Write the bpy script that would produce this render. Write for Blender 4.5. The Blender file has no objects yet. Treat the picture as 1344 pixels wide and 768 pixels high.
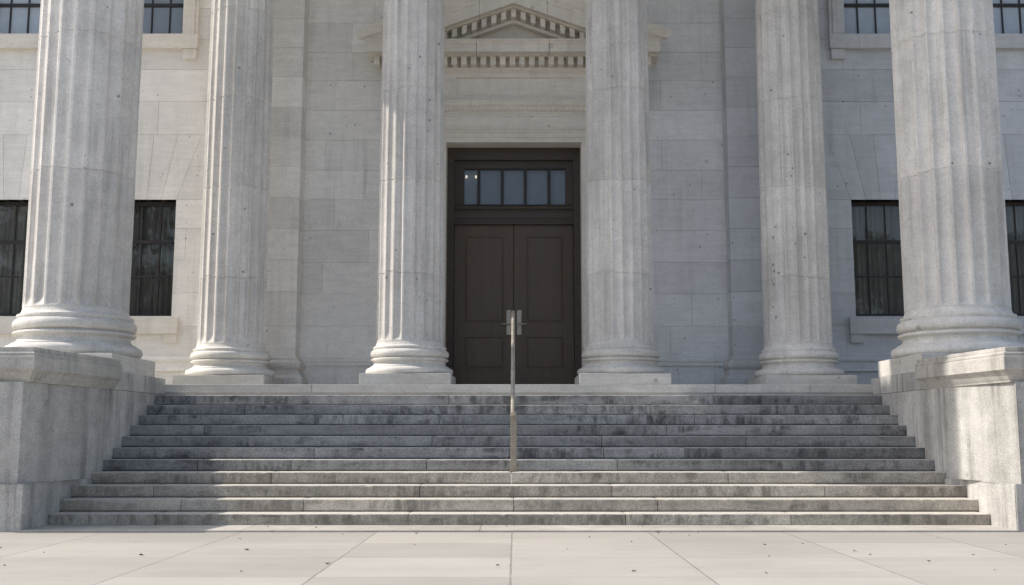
import bpy, bmesh, math, random
from math import sin, cos, pi, radians
from mathutils import Vector

SC = bpy.context.scene
COL = SC.collection
rng = random.Random(7)

# ------------------------------------------------------------------ helpers
def link(name, bm, mat, parent=None, smooth=False, auto=None):
    bmesh.ops.recalc_face_normals(bm, faces=bm.faces[:])
    me = bpy.data.meshes.new(name)
    bm.to_mesh(me); bm.free()
    o = bpy.data.objects.new(name, me)
    COL.objects.link(o)
    if mat is not None:
        me.materials.append(mat)
    if smooth:
        for p in me.polygons: p.use_smooth = True
        if auto is not None:
            me.set_sharp_from_angle(angle=radians(auto))
    if parent is not None:
        o.parent = parent
    return o

def thing(name, label, cat, loc=(0, 0, 0), group=None, rz=0):
    o = bpy.data.objects.new(name, None)
    COL.objects.link(o)
    o.empty_display_size = .3
    o.location = loc; o.rotation_euler = (0, 0, rz)
    o['label'] = label; o['category'] = cat
    if group: o['group'] = group
    return o

def copy_tree(o, parent=None):
    kids = list(o.children)
    c = o.copy(); COL.objects.link(c)
    if parent is not None: c.parent = parent
    for k in kids: copy_tree(k, c)
    return c

def newbm():
    bm = bmesh.new()
    bm.faces.layers.float.new('tone')
    return bm

def set_tone(bm, faces, t):
    L = bm.faces.layers.float['tone']
    for f in faces: f[L] = t

def prism(bm, poly, y0, y1, tone=None):
    """extrude an XZ polygon from y0 to y1"""
    a = [bm.verts.new((x, y0, z)) for x, z in poly]
    b = [bm.verts.new((x, y1, z)) for x, z in poly]
    n = len(poly)
    fs = [bm.faces.new(a), bm.faces.new(b[::-1])]
    for i in range(n):
        j = (i + 1) % n
        fs.append(bm.faces.new((a[i], b[i], b[j], a[j])))
    set_tone(bm, fs, rng.random() if tone is None else tone)
    return fs

def box(bm, x0, x1, y0, y1, z0, z1, tone=None, bev=0):
    fs = prism(bm, [(x0, z0), (x1, z0), (x1, z1), (x0, z1)], y0, y1, tone)
    if bev:
        es = list({e for f in fs for e in f.edges})
        r = bmesh.ops.bevel(bm, geom=es, offset=bev, segments=2, affect='EDGES', profile=.6)
        set_tone(bm, r['faces'], fs[0][bm.faces.layers.float['tone']] if fs[0].is_valid else .5)
    return fs

def plan_prism(bm, poly, z0, z1, tone=None):
    """extrude an XY polygon from z0 to z1"""
    a = [bm.verts.new((x, y, z0)) for x, y in poly]
    b = [bm.verts.new((x, y, z1)) for x, y in poly]
    n = len(poly)
    fs = [bm.faces.new(a[::-1]), bm.faces.new(b)]
    for i in range(n):
        j = (i + 1) % n
        fs.append(bm.faces.new((a[i], a[j], b[j], b[i])))
    set_tone(bm, fs, rng.random() if tone is None else tone)
    return fs

def loft(bm, rings, tone=.5, cap=True):
    vs = [[bm.verts.new(p) for p in r] for r in rings]
    n = len(vs[0]); fs = []
    for a, b in zip(vs, vs[1:]):
        for i in range(n):
            j = (i + 1) % n
            fs.append(bm.faces.new((a[i], a[j], b[j], b[i])))
    if cap:
        fs.append(bm.faces.new(vs[0][::-1])); fs.append(bm.faces.new(vs[-1]))
    set_tone(bm, fs, tone)
    return fs

def lathe(bm, prof, seg=96, tone=.5):
    return loft(bm, [[(r * cos(2 * pi * i / seg), r * sin(2 * pi * i / seg), z) for i in range(seg)] for r, z in prof], tone)

def run_x(bm, prof, x0, x1, mitre=0.0, tone=.5):
    """moulding along X; prof = (projection, z) ; y = -projection; ends mitred outwards by projection*mitre"""
    a = [bm.verts.new((x0 - p * mitre, -p, z)) for p, z in prof]
    b = [bm.verts.new((x1 + p * mitre, -p, z)) for p, z in prof]
    fs = []
    for i in range(len(prof)):
        j = (i + 1) % len(prof)
        fs.append(bm.faces.new((a[i], b[i], b[j], a[j])))
    fs.append(bm.faces.new(a)); fs.append(bm.faces.new(b[::-1]))
    set_tone(bm, fs, tone)
    return fs

def shift_y(bm, faces, dy):
    for v in {v for f in faces for v in f.verts}: v.co.y += dy

# ------------------------------------------------------------------ materials
class NT:
    def __init__(s, name):
        s.m = bpy.data.materials.new(name); s.m.use_nodes = True
        s.t = s.m.node_tree; s.n = s.t.nodes; s.l = s.t.links
        s.b = s.n['Principled BSDF']
    def new(s, typ, **kw):
        n = s.n.new(typ)
        for k, v in kw.items(): setattr(n, k, v)
        return n
    def put(s, sock, v):
        if hasattr(v, 'is_output') or isinstance(v, bpy.types.NodeSocket): s.l.new(v, sock)
        else: sock.default_value = v
    def math(s, op, a, b=0.0, clamp=False):
        n = s.new('ShaderNodeMath', operation=op, use_clamp=clamp)
        s.put(n.inputs[0], a); s.put(n.inputs[1], b)
        return n.outputs[0]
    def vmath(s, op, a, b):
        n = s.new('ShaderNodeVectorMath', operation=op)
        s.put(n.inputs[0], a); s.put(n.inputs[1], b)
        return n.outputs[0]
    def noise(s, vec, scale, detail=4, rough=.55, dist=0.0):
        n = s.new('ShaderNodeTexNoise')
        s.put(n.inputs['Vector'], vec)
        n.inputs['Scale'].default_value = scale; n.inputs['Detail'].default_value = detail
        n.inputs['Roughness'].default_value = rough; n.inputs['Distortion'].default_value = dist
        return n.outputs[0]
    def ramp(s, v, a, b, lo=0.0, hi=1.0):
        n = s.new('ShaderNodeMapRange'); n.interpolation_type = 'SMOOTHSTEP'
        s.put(n.inputs[0], v)
        n.inputs[1].default_value = a; n.inputs[2].default_value = b
        n.inputs[3].default_value = lo; n.inputs[4].default_value = hi
        return n.outputs[0]
    def mix(s, f, a, b, mode='MIX'):
        n = s.new('ShaderNodeMix', data_type='RGBA', blend_type=mode)
        s.put(n.inputs[0], f); s.put(n.inputs[6], a); s.put(n.inputs[7], b)
        return n.outputs[2]
    def scale(s, vec, v):
        return s.vmath('MULTIPLY', vec, v)
    def coords(s):
        tc = s.new('ShaderNodeTexCoord'); oi = s.new('ShaderNodeObjectInfo')
        off = s.new('ShaderNodeVectorMath', operation='SCALE')
        off.inputs[0].default_value = (31.7, 17.3, 23.9)
        s.l.new(oi.outputs['Random'], off.inputs['Scale'])
        return s.vmath('ADD', tc.outputs['Object'], off.outputs[0]), tc.outputs['Object'], oi.outputs['Random']
    def grey(s, v):
        n = s.new('ShaderNodeCombineColor')
        for i in range(3): s.put(n.inputs[i], v)
        return n.outputs[0]

def RGB(r, g, b): return (r, g, b, 1.0)

def stone(name, base, dark, tonevar=.12, bed=.1, streak=.0, grain=.12, pits=.5, blotch=.1, rough=.85, bump=.25,
          top=None, face_dirt=0.0, grainscale=45.0, pitscale=3.2, foot_band=None, runs=0.0):
    N = NT(name)
    P, O, rnd = N.coords()
    col = base
    # block-to-block tone
    at = N.new('ShaderNodeAttribute'); at.attribute_name = 'tone'
    f = N.math('MULTIPLY_ADD', at.outputs['Fac'], 2 * tonevar)
    N.n[-1].inputs[2].default_value = 1 - tonevar
    # bedding streaks along X
    bedn = N.noise(N.scale(P, (1.1, 1.1, 9.0)), 1.6, 6, .62, .6)
    f = N.math('MULTIPLY', f, N.ramp(bedn, .3, .72, 1 - bed, 1 + bed))
    # broad blotches
    bl = N.noise(P, .55, 5, .6, .4)
    f = N.math('MULTIPLY', f, N.ramp(bl, .3, .7, 1 - blotch, 1 + blotch))
    # mid mottling
    md = N.noise(P, 5.0, 5, .65)
    f = N.math('MULTIPLY', f, N.ramp(md, .3, .7, 1 - blotch * .6, 1 + blotch * .6))
    # grain
    gr = N.noise(P, grainscale, 3, .7)
    f = N.math('MULTIPLY', f, N.ramp(gr, .3, .7, 1 - grain, 1 + grain))
    if runs:
        rn = N.noise(N.scale(P, (2.6, 2.6, .22)), 1.0, 4, .6, .2)
        f = N.math('MULTIPLY', f, N.ramp(rn, .35, .68, 1 + runs * .4, 1 - runs))
    colr = N.mix(1.0, base, N.grey(f), 'MULTIPLY')
    # vertical rain streaks
    geo = N.new('ShaderNodeNewGeometry')
    sep = N.new('ShaderNodeSeparateXYZ'); N.l.new(geo.outputs['Normal'], sep.inputs[0])
    up = N.ramp(sep.outputs[2], .35, .8)
    if streak:
        st = N.noise(N.scale(P, (7.0, 7.0, .35)), 1.0, 5, .6, .25)
        st2 = N.noise(P, .8, 3, .5)
        sm = N.math('MULTIPLY', N.ramp(st, .47, .72), N.ramp(st2, .38, .62))
        sm = N.math('MULTIPLY', sm, streak)
        colr = N.mix(sm, colr, dark)
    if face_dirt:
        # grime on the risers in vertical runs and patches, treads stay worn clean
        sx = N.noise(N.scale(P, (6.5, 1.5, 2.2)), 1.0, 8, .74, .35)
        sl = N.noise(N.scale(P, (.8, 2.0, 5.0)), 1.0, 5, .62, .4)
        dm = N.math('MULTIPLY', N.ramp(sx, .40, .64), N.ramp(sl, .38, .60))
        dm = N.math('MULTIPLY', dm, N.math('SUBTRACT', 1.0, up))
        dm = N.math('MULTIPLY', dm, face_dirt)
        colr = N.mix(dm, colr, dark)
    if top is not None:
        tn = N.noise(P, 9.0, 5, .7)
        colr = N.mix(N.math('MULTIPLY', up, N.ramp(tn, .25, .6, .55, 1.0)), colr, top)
    # pits and holes
    vo = N.new('ShaderNodeTexVoronoi'); N.l.new(P, vo.inputs['Vector'])
    vo.inputs['Scale'].default_value = pitscale; vo.inputs['Randomness'].default_value = 1.0
    sel = N.new('ShaderNodeSeparateColor'); N.l.new(vo.outputs['Color'], sel.inputs[0])
    rad = N.ramp(sel.outputs[0], .66, 1.0, .02, .15)
    pt = N.math('LESS_THAN', vo.outputs['Distance'], N.math('ADD', rad, N.math('MULTIPLY', N.math('SUBTRACT', gr, .5), .12)))
    pt = N.math('MULTIPLY', pt, N.math('GREATER_THAN', sel.outputs[0], .66))
    colr = N.mix(N.math('MULTIPLY', pt, pits), colr, dark)
    # fine dark cracks here and there
    cn = N.noise(P, 1.1, 6, .6, 1.2)
    cr = N.ramp(N.math('ABSOLUTE', N.math('SUBTRACT', cn, .5)), .0, .006, 1, 0)
    cr = N.math('MULTIPLY', cr, N.ramp(N.noise(P, .9, 2, .5), .52, .62))
    colr = N.mix(N.math('MULTIPLY', cr, .45 * pits), colr, dark)
    if foot_band is not None:
        # dark band at the foot of each riser: world height modulo the riser
        so = N.new('ShaderNodeSeparateXYZ'); N.l.new(O, so.inputs[0])
        md_ = N.math('MODULO', N.math('ADD', so.outputs[2], foot_band * 10 + .002), foot_band)
        k = N.math('MULTIPLY', N.ramp(md_, .012, .034, 1, 0), N.math('SUBTRACT', 1.0, up))
        k = N.math('MULTIPLY', k, N.ramp(N.noise(N.scale(P, (3, 1, 1)), 1.2, 4, .6),   .2, .6, .6, 1.0))
        colr = N.mix(k, colr, dark)
    N.l.new(colr, N.b.inputs['Base Color'])
    N.b.inputs['Roughness'].default_value = rough
    N.b.inputs['Specular IOR Level'].default_value = .25
    hgt = N.math('ADD', N.math('MULTIPLY', gr, .5), N.math('MULTIPLY', bedn, .8))
    hgt = N.math('SUBTRACT', N.math('ADD', hgt, N.math('MULTIPLY', md, .6)), N.math('MULTIPLY', pt, 1.5))
    bp = N.new('ShaderNodeBump'); bp.inputs['Strength'].default_value = bump; bp.inputs['Distance'].default_value = .012
    N.l.new(hgt, bp.inputs['Height']); N.l.new(bp.outputs[0], N.b.inputs['Normal'])
    return N.m

M = {}
M['wall_cream'] = stone('cream_wall_marble', RGB(.79, .765, .72), RGB(.18, .17, .15), tonevar=.08, bed=.05, streak=.22, grain=.09, pits=.5, blotch=.06, pitscale=6.5)  # left walls: brighter light put into a paler, warmer stone colour
M['wall_grey'] = stone('grey_wall_marble', RGB(.53, .54, .555), RGB(.15, .15, .15), tonevar=.08, bed=.05, streak=.22, grain=.09, pits=.5, blotch=.07, pitscale=6.5)  # right walls: same stone, shade put into a darker, bluer colour
M['wall'] = stone('wall_marble', RGB(.64, .645, .65), RGB(.16, .15, .14), tonevar=.08, bed=.05, streak=.22, grain=.09, pits=.5, blotch=.06, pitscale=6.5)  # inner wall right of the door, weaker light put into its colour
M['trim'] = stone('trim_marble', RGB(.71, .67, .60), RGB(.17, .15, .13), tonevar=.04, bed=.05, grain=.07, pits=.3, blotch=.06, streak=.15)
M['trim_grey'] = stone('grey_trim_marble', RGB(.52, .52, .52), RGB(.16, .155, .15), tonevar=.04, bed=.05, grain=.08, pits=.3, blotch=.07, streak=.2)  # right trim darkened to go with the shade painted into that wall
M['column'] = stone('column_marble', RGB(.645, .62, .585), RGB(.20, .19, .175), tonevar=.08, bed=.02, grain=.10, pits=.75, blotch=.10, streak=.42, grainscale=34, pitscale=6.0, runs=.12)
M['base'] = stone('base_marble', RGB(.62, .60, .56), RGB(.17, .155, .135), tonevar=.04, bed=.06, grain=.14, pits=.5, blotch=.13, streak=.2)
M['cheek'] = stone('cheek_granite', RGB(.455, .445, .425), RGB(.12, .115, .11), tonevar=.08, bed=.02, grain=.18, pits=.3, blotch=.16, streak=.75, grainscale=50, runs=.18)
M['cornice'] = stone('cornice_granite', RGB(.45, .435, .405), RGB(.15, .14, .125), tonevar=.05, bed=.05, grain=.16, pits=.3, blotch=.14, streak=.55, grainscale=50)
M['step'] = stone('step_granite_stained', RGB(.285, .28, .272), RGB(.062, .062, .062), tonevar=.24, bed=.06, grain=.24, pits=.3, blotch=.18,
                  top=RGB(.42, .41, .39), face_dirt=.9, grainscale=48, foot_band=.153)
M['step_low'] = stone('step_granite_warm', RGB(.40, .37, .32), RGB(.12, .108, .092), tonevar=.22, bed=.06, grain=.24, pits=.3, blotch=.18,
                  top=RGB(.55, .52, .465), face_dirt=.75, grainscale=48, foot_band=.153)
M['footing'] = stone('footing_stone', RGB(.42, .40, .36), RGB(.13, .12, .11), tonevar=.08, bed=.04, grain=.12, pits=.3, blotch=.14)
M['platform'] = stone('platform_marble', RGB(.56, .54, .50), RGB(.15, .14, .13), tonevar=.06, bed=.07, grain=.1, pits=.4, blotch=.1)

def pavement_mat():
    N = NT('pavement_concrete')
    tc = N.new('ShaderNodeTexCoord'); P = tc.outputs['Object']
    sx = N.new('ShaderNodeSeparateXYZ'); N.l.new(P, sx.inputs[0])
    PX, PY = 1.532, 1.307
    wob = N.math('MULTIPLY', N.math('SUBTRACT', N.noise(P, 6, 3, .6), .5), .02)
    u = N.math('DIVIDE', N.math('ADD', N.math('ADD', sx.outputs[0], .032 + 200 * PX), wob), PX)
    v = N.math('DIVIDE', N.math('ADD', N.math('ADD', sx.outputs[1], -9.80 + 200 * PY), wob), PY)
    fu = N.math('ABSOLUTE', N.math('SUBTRACT', N.math('FRACT', N.math('ADD', u, .5)), .5))
    fv = N.math('ABSOLUTE', N.math('SUBTRACT', N.math('FRACT', N.math('ADD', v, .5)), .5))
    ju = N.ramp(fu, .0035, .0075, 1, 0); jv = N.ramp(fv, .005, .011, 1, 0)
    cx = N.new('ShaderNodeCombineXYZ'); N.put(cx.inputs[0], N.math('FLOOR', u)); N.put(cx.inputs[1], N.math('FLOOR', v))
    wn = N.new('ShaderNodeTexWhiteNoise'); wn.noise_dimensions = '2D'; N.l.new(cx.outputs[0], wn.inputs['Vector'])
    f = N.ramp(wn.outputs['Value'], 0, 1, .90, 1.07)
    a = N.noise(N.scale(P, (.5, 2.6, 1)), 1.3, 6, .62, .3); f = N.math('MULTIPLY', f, N.ramp(a,   .3, .7, .965, 1.03))
    b = N.noise(P, .35, 4, .6); f = N.math('MULTIPLY', f, N.ramp(b, .3, .7, .93, 1.06))
    g = N.noise(P, 55, 3, .7); f = N.math('MULTIPLY', f, N.ramp(g, .3, .7, .94, 1.05))
    col = N.mix(1.0, RGB(.385, .366, .332), N.grey(f), 'MULTIPLY')
    st = N.noise(P, 1.7, 6, .7, .8); col = N.mix(N.ramp(st, .56, .74, 0, .22), col, RGB(.23, .21, .18))
    sp = N.noise(P, 14, 4, .75); col = N.mix(N.ramp(sp, .68, .76, 0, .45), col, RGB(.25, .22, .19))
    j = N.math('MAXIMUM', N.math('MULTIPLY', ju, .62), N.math('MULTIPLY', jv, .28))
    j = N.math('MULTIPLY', j, N.ramp(N.noise(P, 2.3, 4, .6), .3, .6, .55, 1))
    col = N.mix(j, col, RGB(.16, .145, .13))
    N.l.new(col, N.b.inputs['Base Color']); N.b.inputs['Roughness'].default_value = .9
    N.b.inputs['Specular IOR Level'].default_value = .2
    h = N.math('SUBTRACT', N.math('ADD', N.math('MULTIPLY', g, .25), N.math('MULTIPLY', a, .5)), N.math('MULTIPLY', j, 1.2))
    bp = N.new('ShaderNodeBump'); bp.inputs['Strength'].default_value = .3; bp.inputs['Distance'].default_value = .012
    N.l.new(h, bp.inputs['Height']); N.l.new(bp.outputs[0], N.b.inputs['Normal'])
    return N.m
M['pavement'] = pavement_mat()

def painted(name, c, rough=.5, var=.18, metal=0.0, scale=(3, 3, 3), spec=.4):
    N = NT(name); P, O, r = N.coords()
    n = N.noise(N.scale(P, scale), 1.5, 5, .6); n2 = N.noise(P, 30, 3, .6)
    f = N.math('MULTIPLY', N.ramp(n, .3, .7, 1 - var, 1 + var), N.ramp(n2, .3, .7, 1 - var * .4, 1 + var * .4))
    N.l.new(N.mix(1.0, RGB(*c), N.grey(f), 'MULTIPLY'), N.b.inputs['Base Color'])
    N.b.inputs['Metallic'].default_value = metal; N.b.inputs['Specular IOR Level'].default_value = spec
    N.l.new(N.ramp(n, .3, .7, rough - .08, rough + .12), N.b.inputs['Roughness'])
    bp = N.new('ShaderNodeBump'); bp.inputs['Strength'].default_value = .12; bp.inputs['Distance'].default_value = .004
    N.l.new(n2, bp.inputs['Height']); N.l.new(bp.outputs[0], N.b.inputs['Normal'])
    return N.m
M['door'] = painted('door_paint', (.096, .070, .051), .45, .15, 0, (6, 6, .7))
M['frame_dark'] = painted('door_frame_paint', (.062, .048, .038), .5, .15, 0, (1, 6, 6))
M['sash'] = painted('window_sash', (.028, .024, .022), .5, .2)
M['plate'] = painted('lock_plate_metal', (.36, .33, .29), .42, .2, .75)
M['bronze'] = painted('rail_bronze', (.30, .265, .215), .5, .18, .35, (4, 4, 2))
M['bronze_rail'] = painted('rail_worn_bronze', (.42, .385, .325), .42, .18, .4, (4, 4, 2))
M['leaf'] = painted('dry_leaf', (.11, .075, .045), .8, .4)
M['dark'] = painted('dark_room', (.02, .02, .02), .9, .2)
M['curtain'] = painted('curtain_cloth', (.24, .23, .21), .9, .16, 0, (9, 2, .2))
M['blind'] = painted('pale_blind', (.60, .635, .68), .9, .06, 0, (1, 1, 2))  # painted sky reflection for the upper windows
M['blind_dim'] = painted('dim_blind', (.30, .335, .375), .9, .05)  # bluish colour painted as mirrored sky in the transom
M['lamp_glow'] = painted('bulb_glass', (.8, .7, .55), .4, .05)

M['lamp_glow'].node_tree.nodes['Principled BSDF'].inputs['Emission Color'].default_value = (1, .86, .65, 1)
M['lamp_glow'].node_tree.nodes['Principled BSDF'].inputs['Emission Strength'].default_value = 1.1

def glass_mat():
    N = NT('window_glass')
    tr = N.new('ShaderNodeBsdfTransparent'); tr.inputs[0].default_value = (.82, .85, .87, 1)
    gl = N.new('ShaderNodeBsdfGlossy'); gl.inputs['Roughness'].default_value = .02
    fr = N.new('ShaderNodeFresnel'); fr.inputs[0].default_value = 1.5
    P, O, r = N.coords()
    bp = N.new('ShaderNodeBump'); bp.inputs['Strength'].default_value = .05; bp.inputs['Distance'].default_value = .02
    N.l.new(N.noise(P, 1.8, 2, .5), bp.inputs['Height']); N.l.new(bp.outputs[0], gl.inputs['Normal'])
    mx = N.new('ShaderNodeMixShader')
    N.l.new(N.math('ADD', fr.outputs[0], .02), mx.inputs[0])
    N.l.new(tr.outputs[0], mx.inputs[1]); N.l.new(gl.outputs[0], mx.inputs[2])
    N.l.new(mx.outputs[0], N.n['Material Output'].inputs[0])
    return N.m
M['glass'] = glass_mat()

# ------------------------------------------------------------------ ground
bm = newbm()
vs = [bm.verts.new(p) for p in ((-250, -250, 0), (250, -250, 0), (250, 250, 0), (-250, 250, 0))]
bm.faces.new(vs)
g = link('pavement', bm, M['pavement']); g['kind'] = 'structure'

# ------------------------------------------------------------------ staircase
XC = .05
RISE, GOING, Y1 = .153, .3196, 13.0
stair = thing('stone_staircase', 'wide flight of weathered grey granite steps with dark stained risers', 'staircase', (0, 0, 0))

def sweep_step(bm, x0, x1, yf, yb, z0, z1, tone):
    """one granite block of a step: front edge worn and slightly chipped"""
    n = max(2, int((x1 - x0) / .05))
    rings = []
    w = 0.0
    for i in range(n + 1):
        x = x0 + (x1 - x0) * i / n
        w = w * .8 + rng.gauss(0, .0012)
        chip = 0.0
        if rng.random() < .04: chip = rng.uniform(.004, .014)
        r = .010 + chip
        e = .004 if i in (0, n) else 0
        rings.append([(x, yf + w + e, z0 + .002), (x, yf + w + e, z1 - r), (x, yf + w + .3 * r + e, z1 - .3 * r - abs(w) * .5),
                      (x, yf + r + e, z1 - e), (x, yb, z1 - e + .003), (x, yb, z0 + .002)])
    loft(bm, rings, tone)

joints = {1: [-4.3, -1.28, 1.32, 3.3], 2: [-4.1, -2.6, -.02, 1.75], 3: [-4.55, -1.2, 1.22, 3.9], 4: [-3.15, -.05, 2.75],
          5: [-4.2, -1.17, 1.35], 6: [-2.72, 1.2, 2.3], 7: [-3.7, -1.15, 1.2, 3.2], 8: [-4.4, 1.15, 2.15], 9: [-2.9, -1.1, 2.6],
          10: [-4.0, 1.05, 2.0], 11: [-1.0, 3.0]}
for k in range(1, 12):
    hw = 5.64 if k <= 3 else (5.80 if k == 4 else 5.49)
    if k >= 5: hw = 5.62
    yf = Y1 + (k - 1) * GOING
    yb = yf + GOING + .06
    if k == 11: yb = 16.66
    bm = newbm()
    xs = [XC - hw] + joints[k] + [XC + hw]
    for a, b in zip(xs, xs[1:]):
        sweep_step(bm, a + .004, b - .004, yf, yb, RISE * (k - 1) + (.004 if k == 1 else -.03), RISE * k, rng.random())
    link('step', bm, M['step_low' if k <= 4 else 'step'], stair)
# low footing slab in front of the first riser
bm = newbm()
for a, b in zip([-5.62, -3.1, -.4, 2.2], [-3.1, -.4, 2.2, 5.70]):
    box(bm, a + .002, b - .002, 12.30, 13.05, -.03, .022, bev=.005)
link('footing_slab', bm, M['footing'], stair)

# ------------------------------------------------------------------ porch platform
plat = thing('porch_platform', 'pale stone platform carrying the inner columns at the top of the steps', 'platform', (0, 16.6, 1.683))
def local(o):  # building pieces are modelled in world space and parented to an empty that sits at its base
    p = o.parent
    o.matrix_parent_inverse = p.matrix_world.inverted() if False else o.matrix_parent_inverse
    return o
def wlink(name, bm, mat, parent, **kw):
    """mesh modelled in world metres, parented to an unrotated empty"""
    L = parent.location.copy()
    q = parent.parent
    while q is not None:
        L = L + q.location; q = q.parent
    for v in bm.verts: v.co -= L
    return link(name, bm, mat, parent, **kw)
bm = newbm()
xs = [-5.56, -3.15, -.02, 3.10, 4.57, 5.66]
for a, b in zip(xs, xs[1:]): box(bm, a + .003, b - .003, 16.575, 19.0, 1.735, 1.865, bev=.006)
for a, b in zip([-5.56, -1.2, 1.6], [-1.2, 1.6, 5.66]): box(bm, a + .002, b - .002, 16.60, 18.9, 1.60, 1.7345)
wlink('platform_slab', bm, M['platform'], plat)

# ------------------------------------------------------------------ cheek walls
def cheek(sgn, label):
    X = lambda d: XC + sgn * d
    t = thing('cheek_wall', label, 'stair wall', (X(6.5), 12.35, 0), 'stone walls flanking the steps')
    OUT = 7.42
    def P(pts): return [(X(a), b) for a, b in pts]
    # plinth
    bm = newbm()
    fs = plan_prism(bm, P([(5.64, 12.33), (OUT + .06, 12.33), (OUT + .06, 13.955), (5.488, 13.955), (5.488, 13.74), (5.64, 13.66)]), -.02, .535, .5)
    es = list({e for f in fs for e in f.edges})
    bmesh.ops.bevel(bm, geom=es, offset=.012, segments=2, affect='EDGES')
    wlink('plinth', bm, M['cheek'], t)
    # body: blocks with tight vertical joints
    bm = newbm()
    pts = [(5.745, 12.385), (5.635, 13.15), (5.51, 14.02), (5.50, 14.20), (5.50, 15.05), (5.50, 16.66)]
    cuts = [0, 2, 4, 5]
    for a, b in zip(cuts, cuts[1:]):
        seg = pts[a:b + 1]
        seg = [(seg[0][0], seg[0][1] + (.003 if a else 0))] + seg[1:-1] + [(seg[-1][0], seg[-1][1] - .003)]
        plan_prism(bm, P(seg + [(OUT, seg[-1][1]), (OUT, seg[0][1])]), .536, 1.700)
    wlink('body', bm, M['cheek'], t)
    # cornice of the front block
    def ring(d, z):
        # outline of the front block offset outwards by d
        return [(X(a), b, z) for a, b in ((5.70 - d, 12.42 - d), (OUT + d, 12.42 - d), (OUT + d, 14.52), (5.485 - d, 14.52), (5.50 - d, 14.1))]
    bm = newbm()
    loft(bm, [ring(.002, 1.701), ring(.006, 1.718), ring(.02, 1.74), ring(.05, 1.80), ring(.085, 1.836), ring(.098, 1.842), ring(.098, 1.992), ring(.086, 1.998),
              ring(.082, 2.012), ring(.088, 2.016), ring(.088, 2.036), ring(.066, 2.044), ring(.06, 2.06), ring(.064, 2.064), ring(.064, 2.100), ring(.055, 2.106)], .5)
    wlink('cornice', bm, M['cornice'], t)
    # pedestal block under the big column
    bm = newbm()
    box(bm, *sorted((X(5.492), X(OUT + .05))), 14.524, 16.655, 1.703, 1.952, .55, .006)
    wlink('pedestal', bm, M['cheek'], t)
    return t
cheek(-1, 'grey stone wall left of the steps, mostly in shade, with a stained overhanging cornice')
cheek(1, 'grey stone wall right of the steps, its inner face partly in bright sun')

# ------------------------------------------------------------------ columns
PROF = [(.0, .0), (.93, 0.0), (.955, .015), (.975, .045), (.98, .075), (.972, .105), (.95, .135), (.915, .152), (.885, .157), (.883, .178), (.868, .182),
        (.832, .20), (.808, .225), (.80, .25), (.803, .275), (.82, .292), (.842, .298), (.864, .307), (.872, .325), (.866, .342), (.845, .352),
        (.815, .356), (.812, .372), (.835, .378), (.862, .395), (.876, .425), (.88, .455), (.874, .488), (.858, .515), (.836, .532), (.818, .537),
        (.818, .560), (.826, .564), (.830, .585), (.824, .602), (.806, .608), (.778, .625), (.762, .655), (.753, .69), (.751, .70)]

def make_shaft(R0, R1, z0, z1, joints_z, nf=20, fl_lo=.02):
    per = 14
    n = nf * per
    depth = .080 * R0 / .765 * .9
    ang = []; dep = []
    for k in range(n):
        u = (k % per) / per
        a = 2 * pi * k / n
        fil = .19
        if u < fil: d = 0.0
        else:
            w = (u - fil) / (1 - fil) * 2 - 1
            d = math.sqrt(max(0, 1 - w * w * .98)) * depth
            d = max(0, d - depth * .141)
        ang.append(a); dep.append(d)
    H = z1 - z0
    zs = [(z0, 0, 0)]
    for e in (.0, .02, .045, .08, .13): zs.append((z0 + fl_lo + e, min(1, math.sqrt(e / .13)) if e else 0, 0))
    k = 12
    body = []
    for i in range(1, k): body.append((z0 + .3 + (H - .6) * i / k, 1, 0))
    for jz in joints_z:
        body = [b for b in body if abs(b[0] - jz) > .1]
        body += [(jz - .012, 1, 0), (jz, 1, .013), (jz + .012, 1, 0)]
    body.sort()
    zs += body
    for e in (.13, .08, .045, .02, 0): zs.append((z1 - .05 - e, min(1, math.sqrt(e / .13)) if e else 0, 0))
    zs.append((z1, 0, 0))
    bm = newbm()
    rings = []
    for z, fade, inset in zs:
        u = (z - z0) / H
        r = R0 + (R1 - R0) * (u ** 1.6)
        isj = any(abs(z - j) < .02 for j in joints_z)
        rings.append([((r - dep[i] * fade - inset) * cos(ang[i]), (r - dep[i] * fade - inset) * sin(ang[i]),
                       z + ((.018 * sin(ang[i] * 3 + z * 5) + .009 * sin(ang[i] * 7 + z * 3)) if isj else 0)) for i in range(n)])
    loft(bm, rings, .5)
    bm.faces.ensure_lookup_table()
    L = bm.faces.layers.float['tone']
    tones = [rng.random() for _ in range(len(joints_z) + 1)]
    jz = sorted(joints_z)
    for f in bm.faces:
        z = f.calc_center_median().z
        f[L] = tones[sum(1 for j in jz if z > j)]
    return bm

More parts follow.
